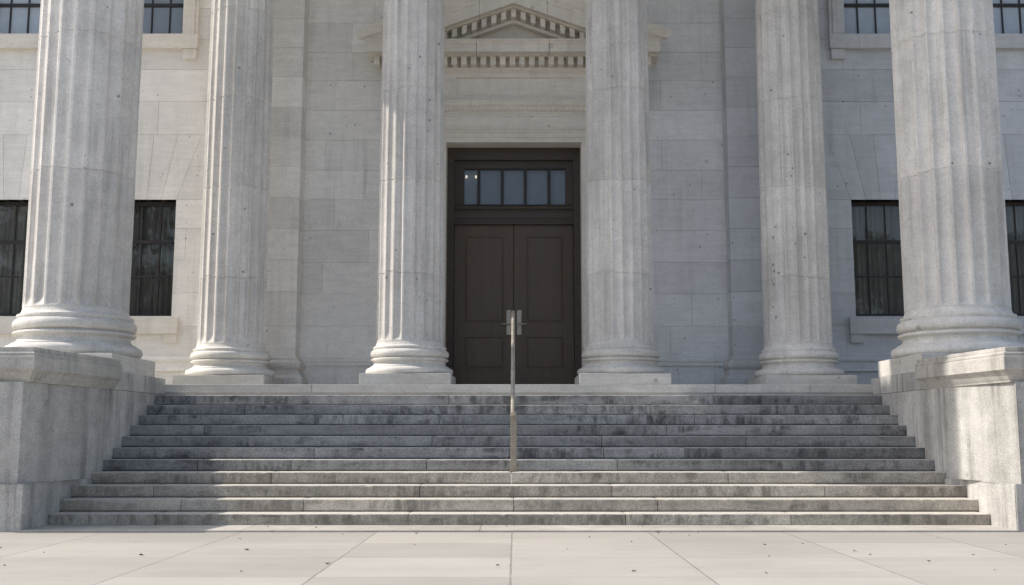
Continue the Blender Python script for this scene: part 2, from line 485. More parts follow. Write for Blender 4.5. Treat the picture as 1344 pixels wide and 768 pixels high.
def make_column(name, label, group, loc, R0, R1, s, plinth_h, plinth_hw, top, joints_z, rz):
    """s scales the base profile; loc z is the foot of the plinth"""
    t = thing(name, label, 'column', loc, group)
    bm = newbm()
    box(bm, -plinth_hw, plinth_hw, -plinth_hw, plinth_hw, 0, plinth_h, .6, .008)
    link('plinth', bm, M['platform'], t)
    bm = newbm()
    lathe(bm, [(r * s, plinth_h + .001 + z * s) for r, z in PROF], 128)
    link('base', bm, M['base'], t, smooth=True, auto=38)
    z0 = plinth_h + .70 * s
    sh = link('shaft', make_shaft(R0, R1, z0, top - 1.05 * s, [j - loc[2] for j in joints_z]), M['column'], t, smooth=True, auto=28)
    sh.rotation_euler = (0, 0, rz)
    bm = newbm()
    zt = top - 1.05 * s
    lathe(bm, [(R1 * .98, zt + .001), (R1 * 1.06, zt + .05 * s), (R1 * 1.06, zt + .12 * s), (R1 * 1.0, zt + .14 * s), (R1 * 1.0, zt + .42 * s),
               (R1 * 1.1, zt + .46 * s), (R1 * 1.34, zt + .70 * s), (R1 * 1.36, zt + .74 * s), (R1 * 1.0, zt + .76 * s)], 64)
    w = R1 * 1.42
    box(bm, -w, w, -w, w, zt + .76 * s, top, .5, .01)
    link('capital', bm, M['base'], t)
    return t

TOPZ = 12.1
big = 'great fluted columns standing in front of the steps'
c = make_column('fluted_column', 'massive pitted fluted column on the shaded left stair wall', big, (-6.38, 15.42, 1.953), .722, .722, .958, .245, .885,
                TOPZ - 1.953, [4.85, 6.87, 8.9], radians(4))
d = copy_tree(c); d.location = (6.43, 15.42, 1.953)
d['label'] = 'massive light grey fluted column on the sunlit right stair wall'
[k for k in d.children if k.name.startswith('shaft')][0].rotation_euler = (0, 0, radians(31))
small = 'slimmer fluted columns in a row on the porch platform'
lab = ['slim fluted column beside the left windows, thin sunlit ridges down its left edge',
       'slim fluted column just left of the brown double door',
       'slim fluted column just right of the brown double door',
       'fully shaded slim fluted column beside the right windows']
c2 = make_column('fluted_column', lab[0], small, (-4.745, 17.80, 1.866), .556, .508, .742, .17, .73, TOPZ - 1.866, [3.66, 5.19, 6.72, 8.3], 0.05)
for i, (x, y) in enumerate(((-1.71, 17.30), (1.715, 17.30), (4.735, 17.80))):
    e = copy_tree(c2); e.location = (x, y, 1.866)
    if y < 17.5: e.scale = (.974, .974, 1.0)
    e["label"] = lab[i + 1]
    [k for k in e.children if k.name.startswith('shaft')][0].rotation_euler = (0, 0, .05 + .11 * (i + 1))

# ------------------------------------------------------------------ building
B = thing('stone_building', 'pale marble building front with a pedimented doorway and dark windows behind the columns', 'building', (0, 19.0, 0))
YP, YI, YO, YD = 18.72, 19.10, 18.85, 19.42
G = .0031
TOP = 19.5  # wall carried up out of view to keep sun off the right pilaster
outer_c = [0, .62, 1.25, 1.85, 2.46, 3.005, 3.595, 4.19, 4.765, 5.35, 5.914, 6.496, 7.12, 7.726, 8.30, 8.9, 9.5, 10.1, 10.7, 11.3, 11.9, 13.5, 15.0, 16.5, 18.0]
inner_c = [0, .62, 1.25, 1.85, 2.45, 3.021, 3.610, 4.185, 4.772, 5.345, 5.899, 6.466, 7.031, 7.60, 8.148, 8.714, 9.3, 9.9, 10.5, 11.1, 11.7, 12.1, 13.5, 15.0, 16.5, 18.0, 19.4]
pil_c = [2.46, 2.989, 3.60, 4.173, 4.74, 5.30, 5.875, 6.437, 6.977, 7.543, 8.096, 8.657, 9.25, 9.85, 10.4, 11.0, 11.6, 12.1, 13.5, 15.0, 16.5, 18.0, 19.4]

def courses(bm, cs, x0, x1, y0, depth, holes, lo=1.5, hi=2.3, first=None):
    """ashlar blocks with open joints, leaving out rectangular holes (x0,x1,z0,z1)"""
    for i, (za, zb) in enumerate(zip(cs, cs[1:])):
        spans = [(x0, x1)]
        subz = sorted({za, zb} | {h[2] for h in holes if za < h[2] < zb} | {h[3] for h in holes if za < h[3] < zb})
        xs = []
        x = x0 + (rng.uniform(.5, 1.0) * lo if i % 2 else rng.uniform(.25, .6) * lo)
        while x < x1 - .4:
            xs.append(x); x += rng.uniform(lo, hi)
        edges = [x0] + xs + [x1]
        for a, b in zip(edges, edges[1:]):
            tone = rng.random()
            for zc, zd in zip(subz, subz[1:]):
                segs = [(a, b)]
                for h in holes:
                    if h[2] < zd - 1e-4 and h[3] > zc + 1e-4:
                        out = []
                        for p, q in segs:
                            if h[1] <= p or h[0] >= q: out.append((p, q)); continue
                            if h[0] > p: out.append((p, h[0]))
                            if h[1] < q: out.append((h[1], q))
                        segs = out
                for p, q in segs:
                    if q - p < .03: continue
                    pe = p + (G if p == a else 0); qe = q - (G if q == b else 0)
                    box(bm, pe, qe, y0, y0 + depth, zc + (G if zc == za else 0), zd - (G if zd == zb else 0), tone)

# --- windows list: (xl, xr) outer wall
W_R = [(6.06, 7.40), (8.43, 9.77)]
W_L = [(-7.45, -6.11), (-9.76, -8.42)]
LOZ = (3.18, 5.294); UPZ = (8.373, 10.7)

def vous(win, n=5):
    """slanted flat-arch stones over a lower window"""
    xl, xr = win; c = (xl + xr) / 2; z0, z1 = LOZ[1], 6.496
    hw = (xr - xl) / 2
    res = []
    xb = [xl - .0 + (xr - xl) * i / n for i in range(n + 1)]
    tb = [c + (x - c) * 1.62 for x in xb]
    return [[(xb[i] + G, z0), (xb[i + 1] - G, z0), (tb[i + 1] - G, z1 - G), (tb[i] + G, z1 - G)] for i in range(n)], tb[0], tb[-1]

def outer_wall(x0, x1, wins, nm, wm):
    bm = newbm()
    holes = [(a, b, LOZ[0], LOZ[1]) for a, b in wins] + [(a, b, UPZ[0], UPZ[1]) for a, b in wins]
    polys = []
    arch = []
    for w in wins:
        ps, ta, tb = vous(w)
        polys += ps; arch.append((w, ta, tb))
    holes_all = holes + [(a, b, LOZ[1], 6.496) for a, b in wins]
    # ordinary courses outside the flat arches; the haunch blocks are cut to the slope
    cs = outer_c + [TOP]
    cs_lo = [z for z in cs if z <= 5.36]; cs_hi = [z for z in cs if z >= 6.49]
    cs_lo[-1] = LOZ[1]
    courses(bm, cs_lo, x0, x1, YO, .2, holes)
    courses(bm, cs_hi, x0, x1, YO, .2, holes)
    # band between 5.294 and 6.496, trapezoids between arches
    arch.sort(key=lambda t: t[0][0])
    zm = 5.914
    lefts = [(x0, x0)] + [(w[1], tb) for w, ta, tb in arch]
    rights = [(w[0], ta) for w, ta, tb in arch] + [(x1, x1)]
    for (lb, lt), (rb, rt) in zip(lefts, rights):
        lm = lb + (lt - lb) * (zm - LOZ[1]) / (6.496 - LOZ[1]); rm = rb + (rt - rb) * (zm - LOZ[1]) / (6.496 - LOZ[1])
        if rb - lb < .1: continue
        prism(bm, [(lb + G, LOZ[1] + G), (rb - G, LOZ[1] + G), (rm - G, zm - G), (lm + G, zm - G)], YO, YO + .2)
        if rt - lt > .1:
            prism(bm, [(lm + G, zm + G), (rm - G, zm + G), (rt - G, 6.496 - G), (lt + G, 6.496 - G)], YO, YO + .2)
    for p in polys: prism(bm, p, YO, YO + .2)
    # mortar behind the joints
    mort = newbm()
    hs = sorted([h for h in holes], key=lambda h: h[0])
    xs = sorted({x0, x1} | {h[0] for h in hs} | {h[1] for h in hs}); zs = sorted({0, TOP} | {h[2] for h in hs} | {h[3] for h in hs})
    for a, b in zip(xs, xs[1:]):
        for c_, d_ in zip(zs, zs[1:]):
            if any(h[0] <= a + 1e-5 and h[1] >= b - 1e-5 and h[2] <= c_ + 1e-5 and h[3] >= d_ - 1e-5 for h in hs): continue
            box(bm, a, b, YO + .012, YO + .45, c_, d_, .2)
    mort.free()
    # string course at the foot of the wall
    fs = run_x(bm, [(-.05, 2.20), (.06, 2.20), (.06, 2.215), (.05, 2.24), (.05, 2.35), (.075, 2.375), (.085, 2.40), (.085, 2.425), (.06, 2.445), (.03, 2.462), (-.05, 2.462)], x0, x1)
    shift_y(bm, fs, YO)
    wlink(nm, bm, wm, B)
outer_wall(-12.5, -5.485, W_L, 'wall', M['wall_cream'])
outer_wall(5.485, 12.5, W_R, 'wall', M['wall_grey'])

def inner_wall():
    bm = newbm()
    hole = (-1.32, 1.27, 0, 6.44)
    courses(bm, inner_c, -3.90, 3.88, YI, .2, [hole], 1.6, 2.5)
    box(bm, -3.89, -1.33, YI + .012, YI + .6, 0, TOP, .2); box(bm, 1.28, 3.87, YI + .012, YI + .6, 0, TOP, .2)
    box(bm, -1.33, 1.28, YI + .012, YI + .6, 6.45, TOP, .2)
    for a, b in ((-3.9, -2.2), (2.15, 3.88)):
        fs = run_x(bm, [(-.05, 2.30), (.02, 2.30), (.03, 2.32), (.03, 2.375), (.045, 2.39), (.045, 2.43), (.02, 2.45), (-.05, 2.45)], a, b)
        shift_y(bm, fs, YI)
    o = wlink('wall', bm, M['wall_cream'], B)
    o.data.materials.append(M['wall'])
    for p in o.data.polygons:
        if p.center.x > -.03: p.material_index = 1  # right half takes the dimmer colour in place of falling light
inner_wall()

def pilaster(xa, xb, wm):
    bm = newbm()
    for za, zb in zip(pil_c, pil_c[1:]):
        box(bm, xa, xb, YP, YP + .3, za + G, zb - G)
    box(bm, xa + .012, xb - .012, YP + .012, YI + .3, 1.6, TOP, .2)
    box(bm, xa, xb, YP + .302, YI + .25, 2.47, TOP - .01, .5)
    p = wlink('pilaster', bm, wm, B)
    bm = newbm()
    def ring(d, z): return [(xa - d, YP - d, z), (xb + d, YP - d, z), (xb + d, YI + .1, z), (xa - d, YI + .1, z)]
    loft(bm, [ring(0.150, 1.86), ring(0.156, 1.9), ring(0.163, 2.0), ring(0.153, 2.07), ring(0.116, 2.11), ring(0.102, 2.125), ring(0.099, 2.17), ring(0.082, 2.185), ring(0.068, 2.215), ring(0.082, 2.235),
              ring(0.102, 2.25), ring(0.116, 2.285), ring(0.112, 2.33), ring(0.088, 2.37), ring(0.058, 2.378), ring(0.054, 2.42), ring(0.020, 2.44), ring(0.003, 2.462)], .5)
    L = Vector((0, 19.0, 0))
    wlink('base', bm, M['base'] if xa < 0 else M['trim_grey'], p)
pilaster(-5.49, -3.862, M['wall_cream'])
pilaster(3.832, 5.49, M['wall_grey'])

# --- windows
def window(win, zz, rows, low):
    xl, xr = win; z0, z1 = zz
    n = 4
    bm = newbm(); y = YO + .20
    t = .05
    box(bm, xl, xl + t, y, y + .07, z0, z1); box(bm, xr - t, xr, y, y + .07, z0, z1)
    box(bm, xl + t, xr - t, y + .001, y + .069, z0, z0 + .06); box(bm, xl + t, xr - t, y + .001, y + .069, z1 - .07, z1)
    for i in range(1, n):
        x = xl + (xr - xl) * i / n
        box(bm, x - .011, x + .011, y + .01, y + .05, z0 + .06, z1 - .07)
    for i, r in enumerate(rows):
        h = .03 if (i == 0) else .014
        box(bm, xl + t, xr - t, y + (.004 if i == 0 else .014), y + .054, r - h, r + h)
    f = wlink('window', bm, M['sash'], B)
    bm = newbm()
    v = [bm.verts.new(p) for p in ((xl, y + .03, z0), (xr, y + .03, z0), (xr, y + .03, z1), (xl, y + .03, z1))]
    bm.faces.new(v)
    wlink('pane', bm, M['glass'], f)
    # curtain inside low windows; upper ones get a sheet coloured as reflected sky
    bm = newbm()
    if low:
        m = 90
        prev = None
        for i in range(m + 1):
            x = xl + .03 + (xr - xl - .06) * i / m
            yy = y + .22 + .03 * sin(i * .9 + xl) + .02 * sin(i * .37 + 2 * xl)
            a = bm.verts.new((x, yy, z0)); b = bm.verts.new((x, yy, z1))
            if prev: bm.faces.new((prev[0], a, b, prev[1]))
            prev = (a, b)
        wlink('curtain', bm, M['curtain'], f, smooth=True)
    else:
        box(bm, xl + .01, xr - .01, y + .045, y + .055, z0 + .01, z1 - .01, .5)
        wlink('blind', bm, M['blind'], f)
    bm = newbm()
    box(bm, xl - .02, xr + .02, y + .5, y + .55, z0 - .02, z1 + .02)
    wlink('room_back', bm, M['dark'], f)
    # sill and brackets, stone trim for the upper ones
    bm = newbm()
    if low:
        box(bm, xl - .135, xr + .135, YO - .09, YO + .25, 2.855, 3.145, .5, .006)
        box(bm, xl - .06, xr + .06, YO + .02, YO + .30, 3.1452, 3.178, .5)
    else:
        box(bm, xl - .30, xr + .30, YO - .12, YO + .25, 8.098, 8.37, .5, .008)
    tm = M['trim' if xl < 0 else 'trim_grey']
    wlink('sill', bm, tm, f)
    for s in (0, 1):
        bm = newbm()
        if low:
            x = xl - .125 if s == 0 else xr + .125 - .24
            box(bm, x, x + .24, YO - .06, YO + .05, 2.70, 2.8545, .5, .006)
        else:
            x = xl - .27 if s == 0 else xr + .27 - .25
            box(bm, x, x + .25, YO - .08, YO + .05, 7.905, 8.0975, .5, .006)
        wlink('bracket', bm, tm, f)
    if not low:
        bm = newbm()
        for a, b in ((xl - .285, xl - .002), (xr + .002, xr + .285)):
            box(bm, a, b, YO - .07, YO + .2, 8.371, 10.75, .5, .006)
            box(bm, a + .06, b - .06, YO - .085, YO - .06, 8.372, 10.72, .5)
        box(bm, xl - .29, xr + .29, YO - .07, YO + .2, 10.752, 11.05, .5, .006)
        wlink('stone_surround', bm, tm, f)
for w in W_L + W_R:
    window(w, LOZ, [4.554, 3.92], True)
    window(w, UPZ, [9.05, 9.75], False)

# --- door frame, transom, leaves
XD = -.024
bm = newbm()
ya = YI + .32
for a, b in ((-1.262, -1.132), (1.088, 1.213)):
    box(bm, a, b, ya, ya + .3, 1.866, 6.408)
box(bm, -1.132, 1.088, ya + .001, ya + .3, 6.18, 6.407)
# inner, deeper transom frame
for a, b in ((-1.132, -.955), (.945, 1.088)):
    box(bm, a, b, ya + .09, ya + .3, 5.33, 6.179)
box(bm, -.955, .945, ya + .091, ya + .3, 6.035, 6.179)
# transom bar mouldings
fs = run_x(bm, [(-.25, 4.96), (.005, 4.96), (.005, 4.99), (-.03, 5.0), (-.03, 5.07), (-.02, 5.08), (-.02, 5.20), (-.03, 5.21), (-.03, 5.24), (.01, 5.25), (.02, 5.275), (.01, 5.30), (-.03, 5.31), (-.06, 5.335), (-.25, 5.335)], -1.131, 1.087)
shift_y(bm, fs, ya + .03)
fr = wlink('door_frame', bm, M['frame_dark'], B)
# transom window
bm = newbm()
for x in (-.678, -.238, .191, .635):
    box(bm, x - .028, x + .028, ya + .10, ya + .16, 5.336, 6.034)
box(bm, -.954, .944, ya + .11, ya + .15, 5.336, 5.352); box(bm, -.954, .944, ya + .11, ya + .15, 6.02, 6.034)
tw = wlink('transom_window', bm, M['sash'], B)
bm = newbm()
v = [bm.verts.new(p) for p in ((-.955, ya + .135, 5.335), (.945, ya + .135, 5.335), (.945, ya + .135, 6.035), (-.955, ya + .135, 6.035))]
bm.faces.new(v); wlink('pane', bm, M['glass'], tw)
bm = newbm(); box(bm, -.95, .94, ya + .24, ya + .26, 5.34, 6.03); wlink('blind', bm, M['blind_dim'], tw)  # added sheet whose colour plays the sky mirrored in the transom

for x in (-.915, -.735):
    bm = newbm(); bmesh.ops.create_icosphere(bm, subdivisions=2, radius=.018)
    for v in bm.verts: v.co.z *= 1.8; v.co += Vector((x, ya + .19, 5.90))
    wlink('bulb', bm, M['lamp_glow'], tw, smooth=True)

def door_leaf(x0, x1, s):
    """s=+1: free edge at x1 (left leaf)"""
    yf = ya + .10
    z0, z1 = 1.885, 4.955
    bm = newbm()
    pw = .205 if s > 0 else .115
    pa = x0 + (.205 if s > 0 else .225); pb = x1 - (.175 if s > 0 else .195)
    panels = [(pa, pb, 3.14, 4.755), (pa, pb, 2.30, 2.885)]
    # stiles and rails, butted
    box(bm, x0, pa, yf, yf + .06, z0, z1); box(bm, pb, x1, yf, yf + .06, z0, z1)
    zs = [z0, 2.30, 2.885, 3.14, 4.755, z1]
    for a, b in ((z0, 2.30), (2.885, 3.14), (4.755, z1)): box(bm, pa, pb, yf, yf + .06, a, b)
    for (a, b, c_, d_) in panels:
        def rg(d, y): return [(a + d, y, c_ + d), (b - d, y, c_ + d), (b - d, y, d_ - d), (a + d, y, d_ - d)]
        fs = loft(bm, [rg(0, yf + .002), rg(.004, yf - .012), rg(.022, yf - .014), rg(.04, yf + .004), rg(.055, yf + .022), rg(.075, yf + .024), rg(.10, yf + .008), rg(.11, yf + .007)], .5)
    d = wlink('door_leaf', bm, M['door'], B)
    # lock plate and lever
    c_ = x1 - .085 if s > 0 else x0 + .095
    bm = newbm(); box(bm, c_ - .044, c_ + .044, yf - .022, yf - .002, 2.905, 3.365, .5, .006)
    for z in (2.93, 3.34): box(bm, c_ - .01, c_ + .01, yf - .026, yf - .020, z - .01, z + .01)
    wlink('lock_plate', bm, M['plate'], d)
    bm = newbm()
    n = 10
    def tube(pts, r):
        rings = []
        for (x, y, z, ax) in pts:
            if ax == 'y': rings.append([(x + r * cos(2 * pi * i / n), y, z + r * sin(2 * pi * i / n)) for i in range(n)])
            else: rings.append([(x, y + r * cos(2 * pi * i / n), z + r * sin(2 * pi * i / n)) for i in range(n)])
        loft(bm, rings)
    tube([(c_, yf - .02, 3.10, 'y'), (c_, yf - .08, 3.10, 'y')], .016)
    e = -s
    tube([(c_ - e * .02, yf - .075, 3.10, 'x'), (c_ + e * .08, yf - .078, 3.10, 'x'), (c_ + e * .14, yf - .07, 3.103, 'x')], .014)
    wlink('lever_handle', bm, M['plate'], d, smooth=True, auto=40)
    bm = newbm(); tube([(c_, yf - .02, 3.23, 'y'), (c_, yf - .03, 3.23, 'y')], .022); wlink('lock_cylinder', bm, M['plate'], d)
    hx = x0 - .004 if s > 0 else x1 + .004
    for z in (2.25, 3.35, 4.45):
        bm = newbm()
        rings = [[(hx + .012 * cos(2 * pi * i / n), yf - .008 + .012 * sin(2 * pi * i / n), zz) for i in range(n)] for zz in (z - .1, z + .1)]
        loft(bm, rings); wlink('hinge', bm, M['frame_dark'], d)
door_leaf(-1.125, XD - .006, 1)
door_leaf(XD + .006, 1.08, -1)
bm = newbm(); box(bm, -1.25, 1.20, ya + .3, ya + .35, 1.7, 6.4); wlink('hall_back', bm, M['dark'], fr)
bm = newbm(); box(bm, -1.30, 1.25, YI - .30, ya + .32, 1.80, 1.885, .5, .006); wlink('threshold', bm, M['platform'], fr)

# --- door surround and pediment
XM = -.03
def sym(h): return XM - h, XM + h
bm = newbm()
# jambs
for sgn in (-1, 1):
    e = -1.262 if sgn < 0 else 1.213
    for d0, d1, pr in ((0, .14, .05), (.142, .30, .075), (.302, .40, .11)):
        a, b = sorted((e + sgn * d0, e + sgn * d1))
        box(bm, a, b, YI - pr, YI + (.33 if d0 == 0 else .05), 1.866, 6.411 + d0 * .8)
a, b = sym(1.75)
fs = run_x(bm, [(-.33, 6.413), (.05, 6.413), (.05, 6.50), (.062, 6.502), (.062, 6.59), (.08, 6.592), (.085, 6.62), (.11, 6.645), (.11, 6.665), (-.33, 6.665)], a, b)
shift_y(bm, fs, YI)
a, b = sym(2.02); box(bm, a, b, YI - .07, YI + .05, 6.667, 6.895)
# carved moulding band
fs = run_x(bm, [(-.05, 6.897), (.08, 6.897), (.085, 6.93), (.10, 6.95), (.10, 6.965), (.13, 6.99), (.175, 7.06), (.20, 7.08), (.20, 7.125), (.215, 7.13), (.22, 7.165), (-.05, 7.165)], *sym(2.05))
shift_y(bm, fs, YI)
sr = wlink('door_surround', bm, M['trim'], B)
# egg pattern on the band
bm = newbm()
x = XM - 2.0
while x < XM + 2.0:
    lv = [(x + .030 * cos(2 * pi * i / 8), YI - .145 - .012, 7.025 + .035 * sin(2 * pi * i / 8)) for i in range(8)]
    l0 = [(x + .036 * cos(2 * pi * i / 8), YI - .10, 7.02 + .04 * sin(2 * pi * i / 8)) for i in range(8)]
    loft(bm, [l0, lv]); x += .085
wlink('carved_band', bm, M['trim'], sr)

ped = newbm()
# frieze with sunk panel, built of strips
a, b = sym(2.36)
ps = (-1.08, 1.04, 7.285, 7.625)
Y = YI - .11
box(ped, a, b, Y, YI + .05, 7.167, ps[2]); box(ped, a, b, Y, YI + .05, ps[3], 7.70)
box(ped, a, ps[0], Y, YI + .05, ps[2], ps[3]); box(ped, ps[1], b, Y, YI + .05, ps[2], ps[3])
box(ped, ps[0], ps[1], Y + .04, YI + .05, ps[2], ps[3])
box(ped, ps[0] + .06, ps[1] - .08, Y - .03, Y - .001, 7.168, 7.245)
# bed mould
fs = run_x(ped, [(-.05, 7.70), (.12, 7.70), (.14, 7.72), (.19, 7.755), (.20, 7.775), (.20, 7.786), (.15, 7.788), (.15, 7.95), (-.05, 7.95)], *sym(2.42)); shift_y(ped, fs, YI)
# corona with joints
xs = [-2.75, -1.42, -.0 - .68, .63, 1.9, 2.69]
xs = [XM - 2.66, -.70, .62, XM + 2.66]
for p, q in zip(xs, xs[1:]):
    fs = run_x(ped, [(-.05, 7.952), (.33, 7.952), (.36, 7.975), (.52, 7.98), (.52, 7.965), (.54, 7.965), (.54, 8.10), (.555, 8.105), (.575, 8.14), (.60, 8.165), (.60, 8.185), (-.05, 8.185)], p + .004, q - .004, tone=rng.random())
    shift_y(ped, fs, YI)
# tympanum
SL = .365
def zr(x, z): return z - abs(x - XM) * SL
prism(ped, [(XM - 2.3, 8.18), (XM + 2.3, 8.18), (XM, 8.18 + 2.3 * SL)], YI - .03, YI + .05, .4)
# raking cornice: profile of (projection, height above tip line)
RK = [(-.05, -.26), (.20, -.26), (.215, -.22), (.23, -.205), (.14, -.20), (.14, -.04), (.36, -.03), (.38, -.005), (.53, .0), (.53, -.02), (.55, -.02), (.55, .20), (.565, .205), (.57, .25), (.60, .29), (.635, .38), (.65, .41), (.65, .465), (-.05, .465)]
APZ = 8.905
for sg in (-1, 1):
    cuts = [0.0, .62, 1.75, 2.84]
    for c0, c1 in zip(cuts, cuts[1:]):
        tone = rng.random()
        c0e = c0 + (.003 if c0 else 0); c1e = c1 - (.003 if c1 < 2.8 else 0)
        A = []; Bv = []
        for p, zz in RK:
            A.append(ped.verts.new((XM + sg * c0e, YI - p, APZ - c0e * SL + zz)))
            xe = c1e
            zb = APZ - xe * SL + zz
            if c1 > 2.8:
                xe = 2.20 + p                       # return at the eaves end
                zb = APZ - xe * SL + zz
                zb = max(zb, 8.187 + .0005 * p)
            Bv.append(ped.verts.new((XM + sg * xe, YI - p, zb)))
        fs = []
        for i in range(len(RK)):
            j = (i + 1) % len(RK)
            fs.append(ped.faces.new((A[i], Bv[i], Bv[j], A[j])))
        fs.append(ped.faces.new(A)); fs.append(ped.faces.new(Bv[::-1]))
        set_tone(ped, fs, tone)
po = wlink('pediment', ped, M['trim'], B)
# dentils of the level and the raking cornice
x = XM - 2.50
while x <= XM + 2.50:
    bm = newbm(); box(bm, x - .052, x + .052, YI - .345, YI - .152, 7.79, 7.945)
    wlink('dentil', bm, M['trim'], po); x += .1773
for sg in (-1, 1):
    u = .0 if sg < 0 else .18
    while u < 2.2:
        x = XM + sg * u; z = APZ - u * SL - .045
        s_ = sg * SL
        bm = newbm()
        prism(bm, [(x - .046, z - .155 + .046 * s_), (x + .046, z - .155 - .046 * s_), (x + .046, z - .046 * s_), (x - .046, z + .046 * s_)] if u else
              [(x - .046, z - .17), (x + .046, z - .17), (x + .046, z - .017), (x, z), (x - .046, z - .017)], YI - .36, YI - .145)
        wlink('dentil', bm, M['trim'], po)
        u += .18
# scrolled consoles under the cornice ends
for sg in (-1, 1):
    bm = newbm()
    pr = [(0, 6.60), (.10, 6.60), (.15, 6.66), (.16, 6.74), (.12, 6.82), (.14, 6.95), (.22, 7.25), (.30, 7.45), (.33, 7.58), (.30, 7.68), (0, 7.69)]
    a, b = sorted((XM + sg * 2.16, XM + sg * 2.36))
    fs = run_x(bm, pr, a + .003, b + .003); shift_y(bm, fs, YI - .0)
    wlink('console', bm, M['trim'], po)

# --- unseen entablature over the columns; attic and side returns shaped to block sun
bm = newbm()
box(bm, -5.3, 5.32, 16.80, 18.62, TOPZ + .002, TOPZ + .8)
box(bm, -7.3, 7.35, 14.30, 16.30, TOPZ + .001, TOPZ + 7.0)  # attic added out of view, tall enough to shade right column and steps
for a, b in ((-7.75, -5.45), (5.5, 7.75)):
    box(bm, a, b, 16.302, 18.84, TOPZ + .001, TOPZ + .78)  # side returns added out of view to cut sun on the inner columns
wlink('entablature', bm, M['trim'], B)

# ------------------------------------------------------------------ handrail
H = thing('handrail', 'bronze central handrail with a square newel post on the steps before the door', 'handrail', (-.02, 14.12, .612))
def bar(bm, p, q, r, n=14, sq=False):
    p, q = Vector(p), Vector(q); d = (q - p).normalized()
    u = Vector((1, 0, 0)); v = d.cross(u).normalized()
    rings = []
    for c_ in (p, q):
        rings.append([tuple(c_ + u * r * cos(2 * pi * i / n) + v * r * sin(2 * pi * i / n)) for i in range(n)])
    loft(bm, rings)
xr = -.018
bm = newbm(); box(bm, xr - .04, xr + .04, 14.08, 14.16, .612, 1.345, .5, .006)
wlink('newel_post', bm, M['bronze'], H)
bm = newbm(); box(bm, xr - .058, xr + .058, 14.06, 14.18, .6125, .628, .5, .003); wlink('foot_plate', bm, M['bronze'], H)
bm = newbm()
lathe(bm, [(.036, 1.330), (.042, 1.338), (.042, 1.362), (.034, 1.372), (.03, 1.40)], 16)
for v in bm.verts: v.co.x += xr; v.co.y += 14.12
wlink('collar', bm, M['bronze_rail'], H)
bm = newbm()
sx = xr - .012
bar(bm, (sx, 14.06, 1.36), (sx, 16.92, 3.03), .028)
bar(bm, (sx, 16.92, 3.03), (sx, 17.2, 3.035), .028)
wlink('rail', bm, M['bronze_rail'], H, smooth=True, auto=40)
bm = newbm(); box(bm, xr - .042, xr + .018, 17.10, 17.16, 1.866, 3.03, .5, .005); wlink('upper_post', bm, M['bronze'], H)

# ------------------------------------------------------------------ leaf scraps on the pavement
def leaf_bm(seed):
    r = random.Random(seed); bm = newbm()
    n = 9; pts = []
    for i in range(n):
        a = 2 * pi * i / n
        rr = (1 + .35 * cos(a)) * r.uniform(.75, 1.1)
        pts.append((.028 * rr * cos(a), .016 * rr * sin(a), .004 + r.uniform(0, .012) + .01 * abs(sin(a))))
    c0 = bm.verts.new((0, 0, .003))
    vs = [bm.verts.new(p) for p in pts]
    for i in range(n): bm.faces.new((c0, vs[i], vs[(i + 1) % n]))
    return bm
spots = [(-5.0, 10.6, 1.1), (-4.9, 9.3, 1.3), (-3.4, 9.95, 1.3), (-2.55, 10.4, 1.4), (-1.6, 9.3, 1.2), (-3.9, 11.2, .6), (-2.9, 11.5, .9), (-1.9, 12.0, .9),
         (-1.1, 12.1, 1.0), (.8, 11.7, .8), (1.9, 11.9, .8), (2.5, 10.9, .9), (2.9, 11.0, .8), (3.2, 10.3, 1.3), (3.25, 10.0, .8), (3.6, 9.5, .9),
         (2.3, 9.9, .6), (4.5, 11.6, .7), (-.15, 9.2, .9), (-.05, 9.25, .6), (.95, 8.8, 1.1), (-2.2, 8.8, .8), (-4.3, 9.2, .7), (-5.3, 9.8, .6),
         (-1.0, 10.9, .5), (.5, 10.5, .5), (1.2, 11.2, .6), (4.2, 10.0, .7), (4.9, 10.9, .6), (1.6, 12.15, .9), (1.75, 12.2, .8), (2.05, 12.2, .9),
         (-4.4, 10.2, .6), (-3.0, 8.9, .5), (2.0, 8.7, .6), (3.9, 8.9, .7)]
sp2 = [(-2.9, 12.75, .022, .8), (-2.3, 12.6, .022, .9), (-.1, 12.85, .022, .8), (1.5, 12.8, .022, .9), (2.2, 12.9, .022, .8), (3.4, 12.9, .022, .7),
       (1.4, 13.25, .156, .9), (-5.3, 13.9, .46, .8), (-5.35, 13.5, .31, .9), (-5.2, 13.25, .158, 1.0), (.6, 13.9, .46, .6), (3.1, 14.85, .77, .7), (1.8, 14.8, .77, .8)]
prot = [leaf_bm(i) for i in range(4)]
pm = []
for b_ in prot:
    me = bpy.data.meshes.new('fallen_leaf'); b_.to_mesh(me); b_.free(); me.materials.append(M['leaf']); pm.append(me)
for i, sp in enumerate([(x, y, .0, s) for x, y, s in spots] + sp2):
    x, y, z, s = sp
    o = bpy.data.objects.new('fallen_leaf', pm[i % 4]); COL.objects.link(o)
    o.location = (x, y, z + .001); o.rotation_euler = (0, 0, rng.uniform(0, 6.28)); o.scale = (s * .75, s * .6, s * .6)
    o['category'] = 'leaf'
    if i < len(spots):
        o['label'] = 'small dry brown leaf lying on the pale pavement'; o['group'] = 'dry leaves scattered on the pavement'
    else:
        o['label'] = 'small dry brown leaf caught on the stone steps'; o['group'] = 'dry leaves caught on the steps'

